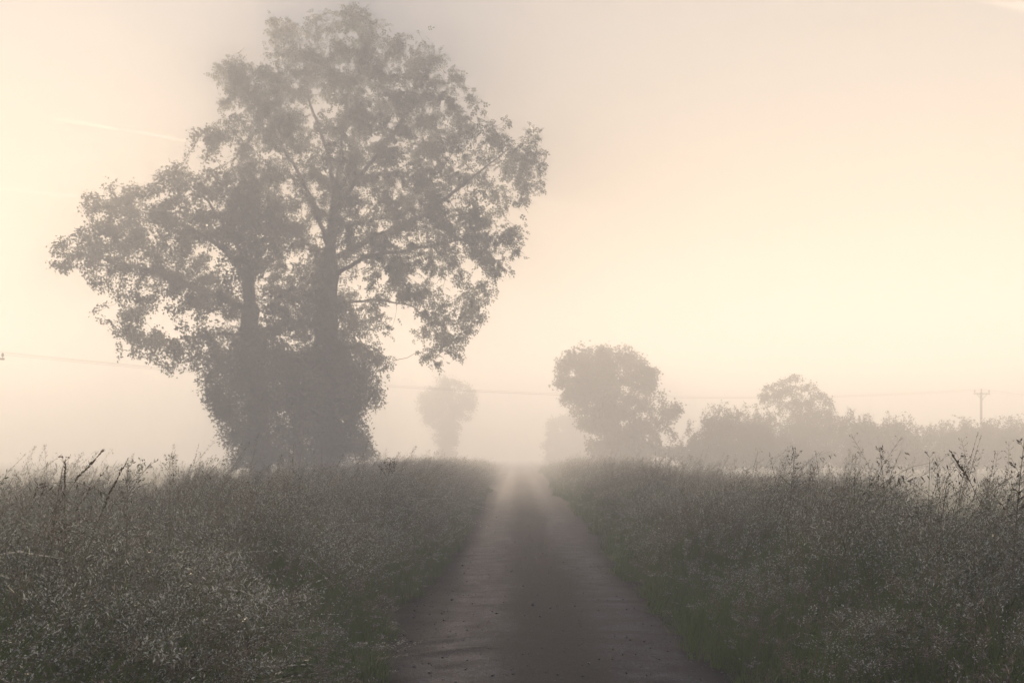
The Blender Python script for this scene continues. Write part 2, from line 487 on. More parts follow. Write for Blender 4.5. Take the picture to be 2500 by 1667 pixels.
def soil_mat(name, c0, c1, c2, scale):
    m, nt, out = new_mat(name)
    tc = N(nt, 'ShaderNodeTexCoord')
    n1 = N(nt, 'ShaderNodeTexNoise', Scale=scale, Detail=8.0, Roughness=0.65)
    n2 = N(nt, 'ShaderNodeTexNoise', Scale=scale * 25, Detail=5.0, Roughness=0.6)
    nt.links.new(tc.outputs['Object'], n1.inputs[0]); nt.links.new(tc.outputs['Object'], n2.inputs[0])
    mx = N(nt, 'ShaderNodeMath', operation='ADD'); ml = N(nt, 'ShaderNodeMath', operation='MULTIPLY'); ml.inputs[1].default_value = .5
    nt.links.new(n1.outputs[0], mx.inputs[0]); nt.links.new(n2.outputs[0], mx.inputs[1]); nt.links.new(mx.outputs[0], ml.inputs[0])
    col = ramp(nt, ml.outputs[0], [(.35, c0), (.5, c1), (.65, c2)])
    p = N(nt, 'ShaderNodeBsdfPrincipled', Roughness=.95); p.inputs['Specular IOR Level'].default_value = .15
    b = N(nt, 'ShaderNodeBump', Strength=.8, Distance=.05)
    nt.links.new(ml.outputs[0], b.inputs['Height']); nt.links.new(b.outputs[0], p.inputs['Normal'])
    nt.links.new(col, p.inputs['Base Color']); nt.links.new(p.outputs[0], out.inputs[0])
    return m


M_field = soil_mat('field grass', (.03, .05, .018), (.06, .08, .03), (.10, .11, .05), .12)
M_soil = soil_mat('verge soil and thatch', (.012, .014, .006), (.025, .028, .012), (.05, .045, .025), 1.2)


def grid(xs, ys, zf):
    X, Yg = np.meshgrid(xs, ys); Z = zf(X, Yg)
    V = np.stack([X, Yg, Z], 2).reshape(-1, 3)
    nx, ny = len(xs), len(ys)
    i = (np.arange(ny - 1)[:, None] * nx + np.arange(nx - 1)[None]).ravel()
    return V, np.stack([i, i + 1, i + 1 + nx, i + nx], 1)


def flat_field(X, Yg):
    return -0.16 + 0.10 * (vnoise(X / 30, Yg / 30, 0, 2) - .5) * (np.abs(X) > 12)


xs = np.concatenate([np.linspace(-320, -40, 30), np.linspace(-36, 36, 30), np.linspace(40, 320, 30)])
V, F = grid(xs, np.concatenate([np.linspace(-40, 100, 50), np.linspace(105, 420, 60)]), flat_field)
tag(mesh_obj('ground', V, F, M_field, smooth=True), kind='structure')

ys_road = np.concatenate([np.arange(-8, 26, .05), np.arange(26, 70, .25), np.arange(70, 400, 2.0)])


def road_z(X, Yg):
    t = (X - XC) / 1.39
    z = 0.045 * (1 - t * t)
    e = np.clip((np.abs(t) - .42) / .5, 0, 1)
    z = z + e * 0.020 * (vnoise(X * 0.9 + 3, Yg * 1.7, 0, 8) - .5) * 2
    z = z + 0.010 * (vnoise(X * 1.3, Yg * .5, 0, 9) - .5) * 2
    rid = vnoise(X * .35 + Yg * .10, Yg * 1.25 - X * .22 * np.sign(X - XC), 0, 21)      # old patched ridges from the haunches
    z = z + e * 0.012 * np.clip(1 - np.abs(rid - .62) / .05, 0, 1)
    for yy, sgn, ln, sl in ((10.9, -1, 1.0, .35), (11.6, -1, .8, .3), (14.4, 1, .8, -.12), (16.2, 1, .6, -.05), (21.0, -1, .6, .1), (19.0, 1, .7, -.1), (9.6, -1, .6, .3), (8.4, 1, .7, -.2), (28, -1, .8, 0.1)):
        lx = (X - XC) * sgn                                                            # distance out from the crown of the lane
        dd = Yg - (yy + sl * (X - XC) + .12 * (vnoise(X * 3, yy, 0, 4) - .5))
        m = np.clip((lx - (1.35 - ln)) / .25, 0, 1)
        z = z + m * .013 * np.exp(-(dd / .09) ** 2) - m * .009 * np.exp(-((dd + .22) / .13) ** 2)
    return z


V, F = grid(np.linspace(XL - 1.3, XR + 1.3, 80), ys_road, road_z)
m, nt, out = new_mat('worn damp asphalt')
tc = N(nt, 'ShaderNodeTexCoord'); sep = N(nt, 'ShaderNodeSeparateXYZ'); nt.links.new(tc.outputs['Object'], sep.inputs[0])
wob = N(nt, 'ShaderNodeTexNoise', Scale=.35, Detail=3.0)
nt.links.new(tc.outputs['Object'], wob.inputs[0])
wv = N(nt, 'ShaderNodeMath', operation='MULTIPLY_ADD'); wv.inputs[1].default_value = .6; nt.links.new(wob.outputs[0], wv.inputs[0]); nt.links.new(sep.outputs[0], wv.inputs[2])
mr = N(nt, 'ShaderNodeMapRange'); mr.inputs[1].default_value = XL + .3; mr.inputs[2].default_value = XR + .3
nt.links.new(wv.outputs[0], mr.inputs[0])
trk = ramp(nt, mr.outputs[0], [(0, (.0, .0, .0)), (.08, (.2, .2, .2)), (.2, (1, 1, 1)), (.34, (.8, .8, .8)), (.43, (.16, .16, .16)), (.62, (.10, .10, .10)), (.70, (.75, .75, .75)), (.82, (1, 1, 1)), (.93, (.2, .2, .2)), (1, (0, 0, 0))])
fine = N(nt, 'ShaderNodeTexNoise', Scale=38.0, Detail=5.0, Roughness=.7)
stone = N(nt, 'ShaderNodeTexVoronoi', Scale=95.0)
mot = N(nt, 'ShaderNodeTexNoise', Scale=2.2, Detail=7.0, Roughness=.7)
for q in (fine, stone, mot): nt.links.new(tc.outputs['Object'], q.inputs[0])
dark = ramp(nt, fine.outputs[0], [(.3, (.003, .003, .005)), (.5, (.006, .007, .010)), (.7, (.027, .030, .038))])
lite = ramp(nt, fine.outputs[0], [(.3, (.003, .005, .012)), (.5, (.013, .021, .043)), (.68, (.085, .12, .20))])  # worn tracks, with the bluish reflected sky light put into their colour
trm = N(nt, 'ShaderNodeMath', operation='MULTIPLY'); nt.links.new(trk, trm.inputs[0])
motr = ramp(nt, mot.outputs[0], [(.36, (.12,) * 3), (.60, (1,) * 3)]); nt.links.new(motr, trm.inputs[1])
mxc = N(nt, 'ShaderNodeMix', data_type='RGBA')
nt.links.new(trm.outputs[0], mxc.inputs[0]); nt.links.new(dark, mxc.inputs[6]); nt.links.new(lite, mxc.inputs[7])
p = N(nt, 'ShaderNodeBsdfPrincipled', Roughness=.7); p.inputs['Specular IOR Level'].default_value = .08
rgh = ramp(nt, trm.outputs[0], [(0, (.85,) * 3), (1, (.6,) * 3)]); nt.links.new(rgh, p.inputs['Roughness'])
b = N(nt, 'ShaderNodeBump', Strength=.9, Distance=.012)
hh = N(nt, 'ShaderNodeMath', operation='SUBTRACT'); nt.links.new(fine.outputs[0], hh.inputs[0]); nt.links.new(stone.outputs[0], hh.inputs[1])
nt.links.new(hh.outputs[0], b.inputs['Height']); nt.links.new(b.outputs[0], p.inputs['Normal'])
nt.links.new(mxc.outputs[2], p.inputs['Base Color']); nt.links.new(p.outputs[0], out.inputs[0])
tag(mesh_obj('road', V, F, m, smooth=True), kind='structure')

g = np.random.default_rng(5)
n = 5200
gx = np.where(g.random(n) < .7, np.where(g.random(n) < .5, XL + g.exponential(.2, n), XR - g.exponential(.2, n)), XC + g.normal(0, .6, n))
gy = 2.5 + 34 * g.random(n) ** 1.6
sz = np.exp(g.normal(-5.15, .45, n))
oct_ = np.array([(1, 0, 0), (-1, 0, 0), (0, 1, 0), (0, -1, 0), (0, 0, .75), (0, 0, -.75)], float)
V = oct_[None] * (.7 + .6 * g.random((n, 6, 1))) * sz[:, None, None] + np.stack([gx, gy, road_z(gx, gy) + sz * .4], 1)[:, None]
F = np.array([[0, 2, 4], [2, 1, 4], [1, 3, 4], [3, 0, 4], [2, 0, 5], [1, 2, 5], [3, 1, 5], [0, 3, 5]])
M_grit = leaf_mat('loose grit', (.03, .03, .032), (.15, .15, .15), 0.0, .8)
tag(mesh_obj('gravel', V.reshape(-1, 3), ((np.arange(n) * 6)[:, None, None] + F[None]).reshape(-1, 3), M_grit), 'loose grit lying along the edges of the lane', 'gravel', kind='stuff')

WL, WR = 7.2, 5.2                         # widths of the two verges


def verge_h(d, Yg, s, W):
    """height of the bank, d = metres out from the lane's edge"""
    up = np.clip(d / 1.5, 0, 1); up = up * up * (3 - 2 * up)
    dn = np.clip((W - d) / 1.5, 0, 1); dn = dn * dn * (3 - 2 * dn)
    return -0.01 + .20 * up * dn + .07 * (vnoise(d / 1.1, Yg / 1.3, 0, s) - .5) * np.clip(d / .4, 0, 1) - .16 * (1 - dn)


ysv = np.concatenate([np.arange(-8, 40, .3), np.arange(40, 400, 1.5)])
for sgn, x0, W, s in ((-1, XL, WL, 41), (1, XR, WR, 43)):
    ds = np.concatenate([np.linspace(-.03, 1.6, 18), np.linspace(1.8, W + .3, 20)])
    edge = lambda Yg: .22 * (vnoise(0, Yg / .9, 0, s + 5) - .5) + .50 * (vnoise(0, Yg / 6.5, 0, s + 6) - .5) + np.clip((Yg - 32) * .014, 0, .75)
    V, F = grid(ds, ysv, lambda D, Yg: verge_h(D, Yg, s, W))
    V[:, 0] = x0 + sgn * (V[:, 0] + edge(V[:, 1]) * np.clip(1 - V[:, 0], 0, 1))
    V[:, 2] += .012
    tag(mesh_obj('verge', V, F[:, ::-1] if sgn < 0 else F, M_soil, smooth=True), kind='structure')


# ------------------------------------------------------------------ grass
class Plant:
    """collects ribbons and pointed scales; material slots 0 blade, 1 stalk, 2 seed, 3 broad leaf"""
    def __init__(s): s.V = []; s.F = []; s.M = []

    def quad(s, a, b, c, d, m):
        n = len(s.V); s.V += [a, b, c, d]; s.F.append((n, n + 1, n + 2, n + 3)); s.M.append(m)

    def ribbon(s, pts, w0, w1, m, side=None):
        pts = np.asarray(pts); n = len(pts)
        d = pts[-1] - pts[0]
        if side is None:
            a = random.uniform(0, 6.283); side = np.array([math.cos(a), math.sin(a), 0])
        side = side - d * (side @ d) / max(d @ d, 1e-9); side = side / (np.linalg.norm(side) + 1e-9)
        base = len(s.V)
        for i, q in enumerate(pts):
            t = i / (n - 1)
            w = (w0 + (w1 - w0) * t) / 2
            s.V += [q - side * w, q + side * w]
        for i in range(n - 1):
            k = base + 2 * i; s.F.append((k, k + 1, k + 3, k + 2)); s.M.append(m)

    def tube(s, pts, r0, r1, m, sides=4):
        pts = np.asarray(pts, float); n = len(pts); base = len(s.V)
        for i, q in enumerate(pts):
            r = r0 + (r1 - r0) * i / (n - 1)
            for k in range(sides):
                a = 6.2832 * k / sides; s.V.append(q + np.array([math.cos(a) * r, math.sin(a) * r, 0]))
        for i in range(n - 1):
            for k in range(sides):
                k2 = (k + 1) % sides; b = base + i * sides
                s.F.append((b + k, b + k2, b + k2 + sides, b + k + sides)); s.M.append(m)

    def scale(s, o, d, L, w, m):
        """one pointed oval scale (spikelet or leaf)"""
        d = d / (np.linalg.norm(d) + 1e-9)
        r = np.array([random.gauss(0, 1) for _ in range(3)]); sd = np.cross(d, r); sd /= np.linalg.norm(sd) + 1e-9
        s.quad(o, o + d * L * .42 + sd * w / 2, o + d * L, o + d * L * .42 - sd * w / 2, m)

    def obj(s, name, mats, parent=None, link=True):
        return mesh_obj(name, np.array(s.V), np.array(s.F), mats=mats, midx=s.M, parent=parent, link=link)


def curve(base, h, lean, droop, n=7):
    """stalk: rises h, leans by vector lean (x,y), tip droops"""
    pts = []
    for i in range(n):
        t = i / (n - 1)
        k = t * t * t
        pts.append(np.array([base[0] + lean[0] * h * (t * .45 + k * .9), base[1] + lean[1] * h * (t * .45 + k * .9), base[2] + h * (t - droop * k * .35)]))
    return pts


def along(pts, t):
    n = len(pts) - 1; f = t * n; i = min(int(f), n - 1); f -= i
    p = pts[i] * (1 - f) + pts[i + 1] * f
    d = pts[i + 1] - pts[i]
    return p, d / np.linalg.norm(d)


def rdir(up=0.0, spread=1.0):
    a = random.uniform(0, 6.283)
    v = np.array([math.cos(a) * spread, math.sin(a) * spread, up]); return v / np.linalg.norm(v)


def head(P, pts, kind, frac, m=2, big=1.0):
    """seed head over the last frac of the stalk"""
    if kind == 'airy':
        for k in range(9):
            t = 1 - frac * (1 - k / 9.0); o, d = along(pts, t)
            for j in range(random.randint(2, 4)):
                L = (.075 * (1 - k / 11.0) + .015) * random.uniform(.6, 1.2) * big
                v = d * .9 + rdir(.1) * .8; v /= np.linalg.norm(v)
                e = o + v * L
                P.ribbon([o, e], .0012 * big, .0008 * big, 1)
                for q in range(random.randint(2, 4)):
                    u = random.uniform(.35, 1); P.scale(o + v * L * u + rdir() * .006, v + rdir(-.3) * .7, .0155 * big, .0056 * big, m)
    elif kind == 'spike':
        nn = int(54 * big ** .3)
        for k in range(nn):
            if random.random() < .3: continue
            t = 1 - frac * (1 - k / nn); o, d = along(pts, t)
            w = math.sin(math.pi * min(1, (k + 2) / (nn + 3))) ** .6
            P.scale(o, d * 1.4 + rdir() * random.uniform(.3, .9), .014 * big * random.uniform(.6, 1.3), .0052 * big * (0.4 + w), m)
    elif kind == 'brome':
        for k in range(8):
            t = 1 - frac * (1 - k / 8.0); o, d = along(pts, t)
            for j in range(2):
                v = d + rdir(-.1) * .9; v /= np.linalg.norm(v); L = .05 * big * random.uniform(.5, 1.2)
                e = o + v * L + np.array([0, 0, -.012])
                P.ribbon([o, o + v * L * .6, e], .0012, .001, 1)
                P.scale(e, v * .5 + np.array([0, 0, -.8]) + rdir() * .3, .026 * big, .0058 * big, m)


def tuft(seed, n_stalk, n_blade, hgt, kinds, bl=0.5):
    random.seed(seed)
    P = Plant()
    wind = np.array([.22, -.05])
    for i in range(n_stalk):
        a, r = random.uniform(0, 6.283), .19 * math.sqrt(random.random())
        b = (math.cos(a) * r, math.sin(a) * r, 0)
        h = hgt * (random.uniform(.62, 1.02) + (.22 * random.random() if random.random() < .2 else 0))
        ln = wind * random.uniform(.0, 1.9) + np.array([random.gauss(0, .13), random.gauss(0, .13)])
        k = random.choice(kinds)
        pts = curve(b, h, ln, random.uniform(.1, .9))
        P.ribbon(pts, .0034, .0016, 1)
        head(P, pts, k, random.uniform(.18, .32), big=random.uniform(.9, 1.3))
        for j in range(2):                                        # stalk leaves
            o, d = along(pts, random.uniform(.15, .6)); v = rdir(.5); L = random.uniform(.12, .24)
            P.ribbon([o, o + v * L * .5 + np.array([0, 0, .02]), o + v * L + np.array([0, 0, -.05])], .006, .001, 0)
    for i in range(n_blade):
        a, r = random.uniform(0, 6.283), .2 * math.sqrt(random.random())
        b = np.array([math.cos(a) * r, math.sin(a) * r, 0]); v = rdir(0)
        L = bl * random.uniform(.6, 1.35); out = random.uniform(.15, .65)
        pts = [b + v * (L * out * t * t) + np.array([wind[0] * L * t * t * .8, 0, L * (t - .42 * out * 1.4 * t ** 3)]) for t in np.linspace(0, 1, 6)]
        side = np.cross(v, (0, 0, 1.))
        P.ribbon(pts, random.uniform(.005, .009), .0008, 0, side)
    return P


def arching(seed):
    """a few long pale stalks bowed over by dew"""
    random.seed(seed); P = Plant()
    for i in range(4):
        a = random.gauss(.1, .5); ln = np.array([math.cos(a), math.sin(a)]) * random.uniform(.5, .85)
        pts = curve((random.gauss(0, .06), random.gauss(0, .06), 0), random.uniform(.95, 1.25), ln, random.uniform(.9, 1.6), 9)
        P.ribbon(pts, .0036, .0018, 1); head(P, pts, random.choice(['spike', 'brome', 'airy']), random.uniform(.25, .36), big=random.uniform(1.2, 1.5))
    return P


def weed(seed):
    """leafy broad weed"""
    random.seed(seed); P = Plant()
    for i in range(7):
        b = (random.gauss(0, .08), random.gauss(0, .08), 0); pts = curve(b, random.uniform(.5, .95), (random.gauss(.08, .12), random.gauss(0, .12)), .2)
        P.ribbon(pts, .006, .002, 1)
        for k in range(14):
            t = .15 + .85 * k / 13; o, d = along(pts, t)
            for sg in (-1, 1):
                v = rdir(-.25); P.scale(o, v, .10 * (1.15 - t * .7), .045 * (1.15 - t * .7), 3)
    for i in range(30):
        b = np.array([random.gauss(0, .12), random.gauss(0, .12), 0]); v = rdir(0); L = random.uniform(.25, .5)
        P.ribbon([b + v * L * .5 * t * t + np.array([0, 0, L * (t - .3 * t ** 3)]) for t in np.linspace(0, 1, 5)], .008, .001, 0)
    return P


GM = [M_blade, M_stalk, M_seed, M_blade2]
tcol = bpy.data.collections.new('grass tufts')
NT = 13
for i in range(NT):
    if i < 7: P = tuft(100 + i, 15, 58, 1.12, ['airy', 'airy', 'airy', 'brome', 'spike'], .72)
    elif i < 9: P = tuft(100 + i, 7, 75, .85, ['airy', 'airy', 'brome'], .62)
    elif i == 9: P = weed(55)
    elif i == 12: P = arching(60)
    else: P = tuft(100 + i, 1, 120, .42, ['airy'], .30)
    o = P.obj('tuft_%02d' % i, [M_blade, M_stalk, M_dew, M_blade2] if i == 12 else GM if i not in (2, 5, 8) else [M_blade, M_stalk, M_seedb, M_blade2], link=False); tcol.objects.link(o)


def grass_group():
    ng = bpy.data.node_groups.new('spread tufts', 'GeometryNodeTree')
    ng.interface.new_socket('Geometry', in_out='INPUT', socket_type='NodeSocketGeometry')
    ng.interface.new_socket('Geometry', in_out='OUTPUT', socket_type='NodeSocketGeometry')
    n, l = ng.nodes, ng.links
    gi, go = n.new('NodeGroupInput'), n.new('NodeGroupOutput')
    ci = n.new('GeometryNodeCollectionInfo'); ci.inputs[0].default_value = tcol
    ci.inputs['Separate Children'].default_value = True; ci.inputs['Reset Children'].default_value = True
    ip = n.new('GeometryNodeInstanceOnPoints'); ip.inputs['Pick Instance'].default_value = True

    def attr(nm, t):
        a = n.new('GeometryNodeInputNamedAttribute'); a.data_type = t; a.inputs[0].default_value = nm
        return a.outputs[0]
    e = n.new('FunctionNodeEulerToRotation')
    l.new(attr('rot', 'FLOAT_VECTOR'), e.inputs[0]); l.new(e.outputs[0], ip.inputs['Rotation'])
    l.new(attr('scl', 'FLOAT_VECTOR'), ip.inputs['Scale']); l.new(attr('pick', 'INT'), ip.inputs['Instance Index'])
    l.new(gi.outputs[0], ip.inputs['Points']); l.new(ci.outputs[0], ip.inputs['Instance']); l.new(ip.outputs[0], go.inputs[0])
    return ng


NG = grass_group()
g = np.random.default_rng(77)


def scatter(name, label, sgn, x0, W, s):
    pts, rot, scl, pick = [], [], [], []
    for ya, yb, dens in ((1.2, 24, 19), (24, 50, 11), (50, 90, 6), (90, 130, 3)):
        n = int((yb - ya) * W * dens)
        d = g.random(n) * W; y = ya + g.random(n) * (yb - ya)
        x = x0 + sgn * (d + .03 + .22 * (vnoise(0, y / .9, 0, s + 5) - .5) + .50 * (vnoise(0, y / 6.5, 0, s + 6) - .5) + np.clip((y - 32) * .014, 0, .75))
        keep = np.abs(x) < y * .44 + 2.5
        d, y, x = d[keep], y[keep], x[keep]; n = len(d)
        z = verge_h(d, y, s, W) + .0
        # tops run low at the lane's edge and lift to full height a metre in
        rise = np.clip(d / 1.05, 0, 1) ** .8
        nz = vnoise(x / 1.1, y / 1.4, 0, s + 9)
        h = 1.09 * (.55 + .45 * rise) * (.62 + .60 * nz) * g.uniform(.82, 1.18, n)
        k = np.where(g.random(n) < np.clip(1.15 - d / .6, 0, 1), g.integers(10, 12, n), np.where(g.random(n) < np.where((d < 1.0) | (y < 6.5), .5, .14), np.where(g.random(n) < .12, 9, g.integers(7, 9, n)), (6.99 * np.clip((vnoise(x / 1.6, y / 2.2, 0, s + 17) - .5) * 1.5 + .5 + g.normal(0, .2, n), 0, 1)).astype(int)))
        pa = vnoise(x / 1.3, y / 1.7, 0, s + 31); pb = vnoise(x / .7, y / .9, 0, s + 32)
        k = np.where((pa > .62) & (k < 7) & (g.random(n) < .8), g.integers(7, 9, n), k)
        k = np.where((k < 7) & (g.random(n) < .22), g.integers(7, 9, n), k)                       # leafy green patches
        k = np.where((k < 9) & (d > .7) & (g.random(n) < .05), 12, k)
        thin = (pb < .36) & (g.random(n) < .65)                                                              # hollows between the clumps
        h = np.where((k >= 10) & (k < 12), g.uniform(.6, 1.5, n) * (.55 + .9 * np.clip(d / .6, 0, 1)), h)
        wide = np.where(h < .8, .8, 1.0); h = np.where(thin, h * .55, h)
        far = 1 + .3 * (ya > 20) + .5 * (ya >= 50)
        pts.append(np.stack([x, y, z], 1)); pick.append(k)
        bx_ = (vnoise(x / .9, y / .9, 3, s + 23) - .5) * .9; by_ = (vnoise(x / .9, y / .9, 7, s + 24) - .5) * .9       # flattened and leaning patches
        rot.append(np.stack([bx_ + g.normal(0, .10, n), by_ + g.normal(0, .10, n), g.normal(0, .9, n)], 1))
        scl.append(np.stack([wide * far * g.uniform(.85, 1.15, n), wide * far * g.uniform(.85, 1.15, n), h], 1))
    P = np.concatenate(pts); me = bpy.data.meshes.new(name)
    me.vertices.add(len(P)); me.vertices.foreach_set('co', P.astype(np.float32).ravel())
    for nm, t, dat in (('rot', 'FLOAT_VECTOR', rot), ('scl', 'FLOAT_VECTOR', scl)):
        a = me.attributes.new(nm, t, 'POINT'); a.data.foreach_set('vector', np.concatenate(dat).astype(np.float32).ravel())
    a = me.attributes.new('pick', 'INT', 'POINT'); a.data.foreach_set('value', np.concatenate(pick).astype(np.int32))
    me.materials.append(M_blade)
    o = bpy.data.objects.new(name, me); COL.objects.link(o)
    md = o.modifiers.new('tufts', 'NODES'); md.node_group = NG
    tag(o, label, 'grass', kind='stuff')
    print(name, len(P), 'tufts')


scatter('tall_grass', 'dewy seeding meadow grass on the broad verge in front of the two big trees', -1, XL, WL, 41)
scatter('tall_grass', 'dewy seeding meadow grass on the verge along the hedgerow side of the lane', 1, XR, WR, 43)

# ------------------------------------------------------------------ single plants that stand clear of the grass
GS = 'tall seeding stems standing above the verge grass'


def stem_plant(px, py, Y, kind, label, lean, droop=.4, frac=.2, big=1.3, leaves=4, seed=0, dark=False):
    random.seed(seed * 13 + 5)
    zt = wz(py, Y); d = (abs(wx(px, Y)) - (1.16 if px < VX else 1.62))
    zb = float(verge_h(np.array([d]), np.array([Y]), 41 if px < VX else 43, WL if px < VX else WR)[0])
    h = (zt - zb) / (1 - droop * .35)
    xo = lean * h * 1.35
    rt = empty({'umbel': 'cow_parsley', 'nettle': 'nettle'}.get(kind, 'grass_stem'), (wx(px, Y) - xo, Y, zb))
    tag(rt, label, {'umbel': 'plant', 'nettle': 'plant'}.get(kind, 'grass stem'), GS)
    pts = curve((0, 0, 0), h, (lean, random.gauss(0, .05)), droop, 10)
    P = Plant(); P.tube(pts, .0019 * big, .0010 * big, 0)
    for j in range(leaves if kind in ('airy', 'spike', 'brome') else 0):
        o, d_ = along(pts, random.uniform(.25, .75)); v = rdir(.4); L = random.uniform(.15, .28)
        P.ribbon([o, o + v * L * .5 + np.array([0, 0, .03]), o + v * L + np.array([0, 0, -.06])], .007, .001, 1)
    P.obj('stem', [M_stalk, M_blade], rt)
    P = Plant()
    if kind in ('airy', 'spike', 'brome'):
        head(P, pts, kind, frac, m=0, big=big); P.ribbon([along(pts, t)[0] for t in np.linspace(1 - frac, 1, 8)], .003, .002, 0)
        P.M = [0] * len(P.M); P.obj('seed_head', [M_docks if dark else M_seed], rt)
    elif kind == 'umbel':
        P.ribbon([along(pts, t)[0] for t in np.linspace(.6, 1, 8)], .004, .003, 0)
        for k in range(4):
            o, d_ = along(pts, 1 - .13 * k); v = rdir(.8) if k else d_
            c = o + v * (.02 if not k else .10); P.ribbon([o, c], .002, .0015, 0)
            for j in range(11):
                w = v + rdir(.1) * .9; w /= np.linalg.norm(w); e = c + w * .035; P.ribbon([c, e], .001, .001, 0)
                for q in range(5): P.scale(e, w + rdir(.2) * .8, .009, .005, 0)
        P.obj('seed_head', [M_docks], rt)
    else:
        for k in range(15):
            t = .84 + .16 * (k / 14) ** .8; o, d_ = along(pts, t); s_ = .48 - .2 * (k / 14)
            a0 = k * 1.57
            for a in (a0, a0 + 3.14):
                v = np.array([math.cos(a), math.sin(a), random.uniform(-1.1, .2)]) + rdir() * .3; P.scale(o, v, (.06 * s_ + .02) * random.uniform(.6, 1.2), (.026 * s_ + .006) * random.uniform(.7, 1.2), 0)
                v = np.array([math.cos(a + 1), math.sin(a + 1), -.5]); P.scale(o, v, .04 * s_ + .02, .02 * s_ + .008, 0)
                P.scale(o, v * .4 + np.array([0, 0, -.9]), .05 * s_, .010, 0)
        P.obj('leaves', [M_blade2], rt)
    return rt


stem_plant(225, 1033, 6.4, 'spike', 'dark pointed seed head leaning toward the lane, highest at the left picture edge', .22, .3, .13, 1.6, 3, 1, True)
stem_plant(285, 1054, 6.2, 'spike', 'long straight dark seed spike slanting steeply, just beside the highest leaning head', .16, .1, .2, 1.5, 3, 2, True)
stem_plant(166, 1058, 6.6, 'spike', 'short upright seed spike standing straight between the dark umbel and the highest leaning head', .02, .05, .09, 1.3, 2, 3, True)
stem_plant(122, 1072, 6.3, 'umbel', 'dark branching umbel left of the highest leaning seed head, over the broad left verge', .03, .1, seed=4)
stem_plant(80, 1110, 6.2, 'brome', 'nodding seed head arching away from the lane, beside the dark umbel', -.24, 1.1, .24, 1.4, 3, 5, True)
stem_plant(212, 1122, 6.3, 'brome', 'heavy nodding seed head arching over below the highest leaning head', .3, 1.3, .3, 1.4, 3, 6, True)
stem_plant(312, 1062, 7.4, 'airy', 'airy open panicle with a feathered top, between the slanting spike and the thicket', .03, .1, .22, 1.5, 3, 7)
stem_plant(350, 1060, 7.6, 'airy', 'airy panicle bending toward the lane, right of the feathered open panicle', .15, .5, .2, 1.5, 3, 8)
stem_plant(402, 1046, 9.0, 'airy', 'pale thin panicle standing alone against the mist left of the thicket', .02, .1, .16, 1.4, 2, 9)
stem_plant(512, 1056, 11, 'brome', 'pale bending stem right in front of the left foot of the thicket', .15, .6, .22, 1.6, 2, 10)
stem_plant(900, 1052, 13, 'airy', 'thin dark panicle standing up where the thicket ends beside the lane', .05, .2, .14, 1.6, 2, 11, True)
stem_plant(1816, 1030, 8.8, 'airy', 'slim upright panicle in front of the tall dense hedgerow bush', .02, .15, .2, 1.5, 2, 12)
stem_plant(1912, 1035, 8.6, 'brome', 'small hooked stem curling over in front of the broad hedgerow bush', .16, .9, .2, 1.3, 2, 13)
stem_plant(1957, 1040, 8.0, 'spike', 'tall thin straight spike like a knotted wand on the right verge', .0, .0, .2, .75, 1, 14, True)
stem_plant(2027, 1025, 7.8, 'airy', 'slender panicle with a dark leaning tip, right of the straight wand spike', -.03, .2, .2, 1.2, 2, 15, True)
stem_plant(2075, 1033, 7.6, 'brome', 'small feathered stem bending away toward the power pole, middle of the right verge', .1, .4, .2, 1.2, 2, 16, True)
stem_plant(2125, 1055, 7.2, 'brome', 'thick plume of seeds arching over below the gap in the hedgerow', .22, .9, .34, 1.5, 3, 17, True)
stem_plant(2155, 1058, 7.0, 'umbel', 'dark branching umbel seed head below the hedgerow gap', .03, .1, seed=18)
stem_plant(2184, 1036, 6.6, 'spike', 'thick dark seed spike tilted toward the lane, left of the power pole', -.18, .2, .12, 1.7, 2, 19, True)
stem_plant(2222, 1068, 6.8, 'umbel', 'small umbel seed head directly below the power pole', .06, .1, seed=20)
stem_plant(2306, 1092, 6.4, 'brome', 'pair of drooping heads arching right, near the right picture edge', .3, 1.2, .26, 1.4, 2, 21, True)
stem_plant(2334, 1008, 6.3, 'airy', 'tallest wispy panicle of all, at the right picture edge', .02, .1, .26, 1.7, 3, 22, True)

# ------------------------------------------------------------------ power line
PG = 'power poles of the overhead line'


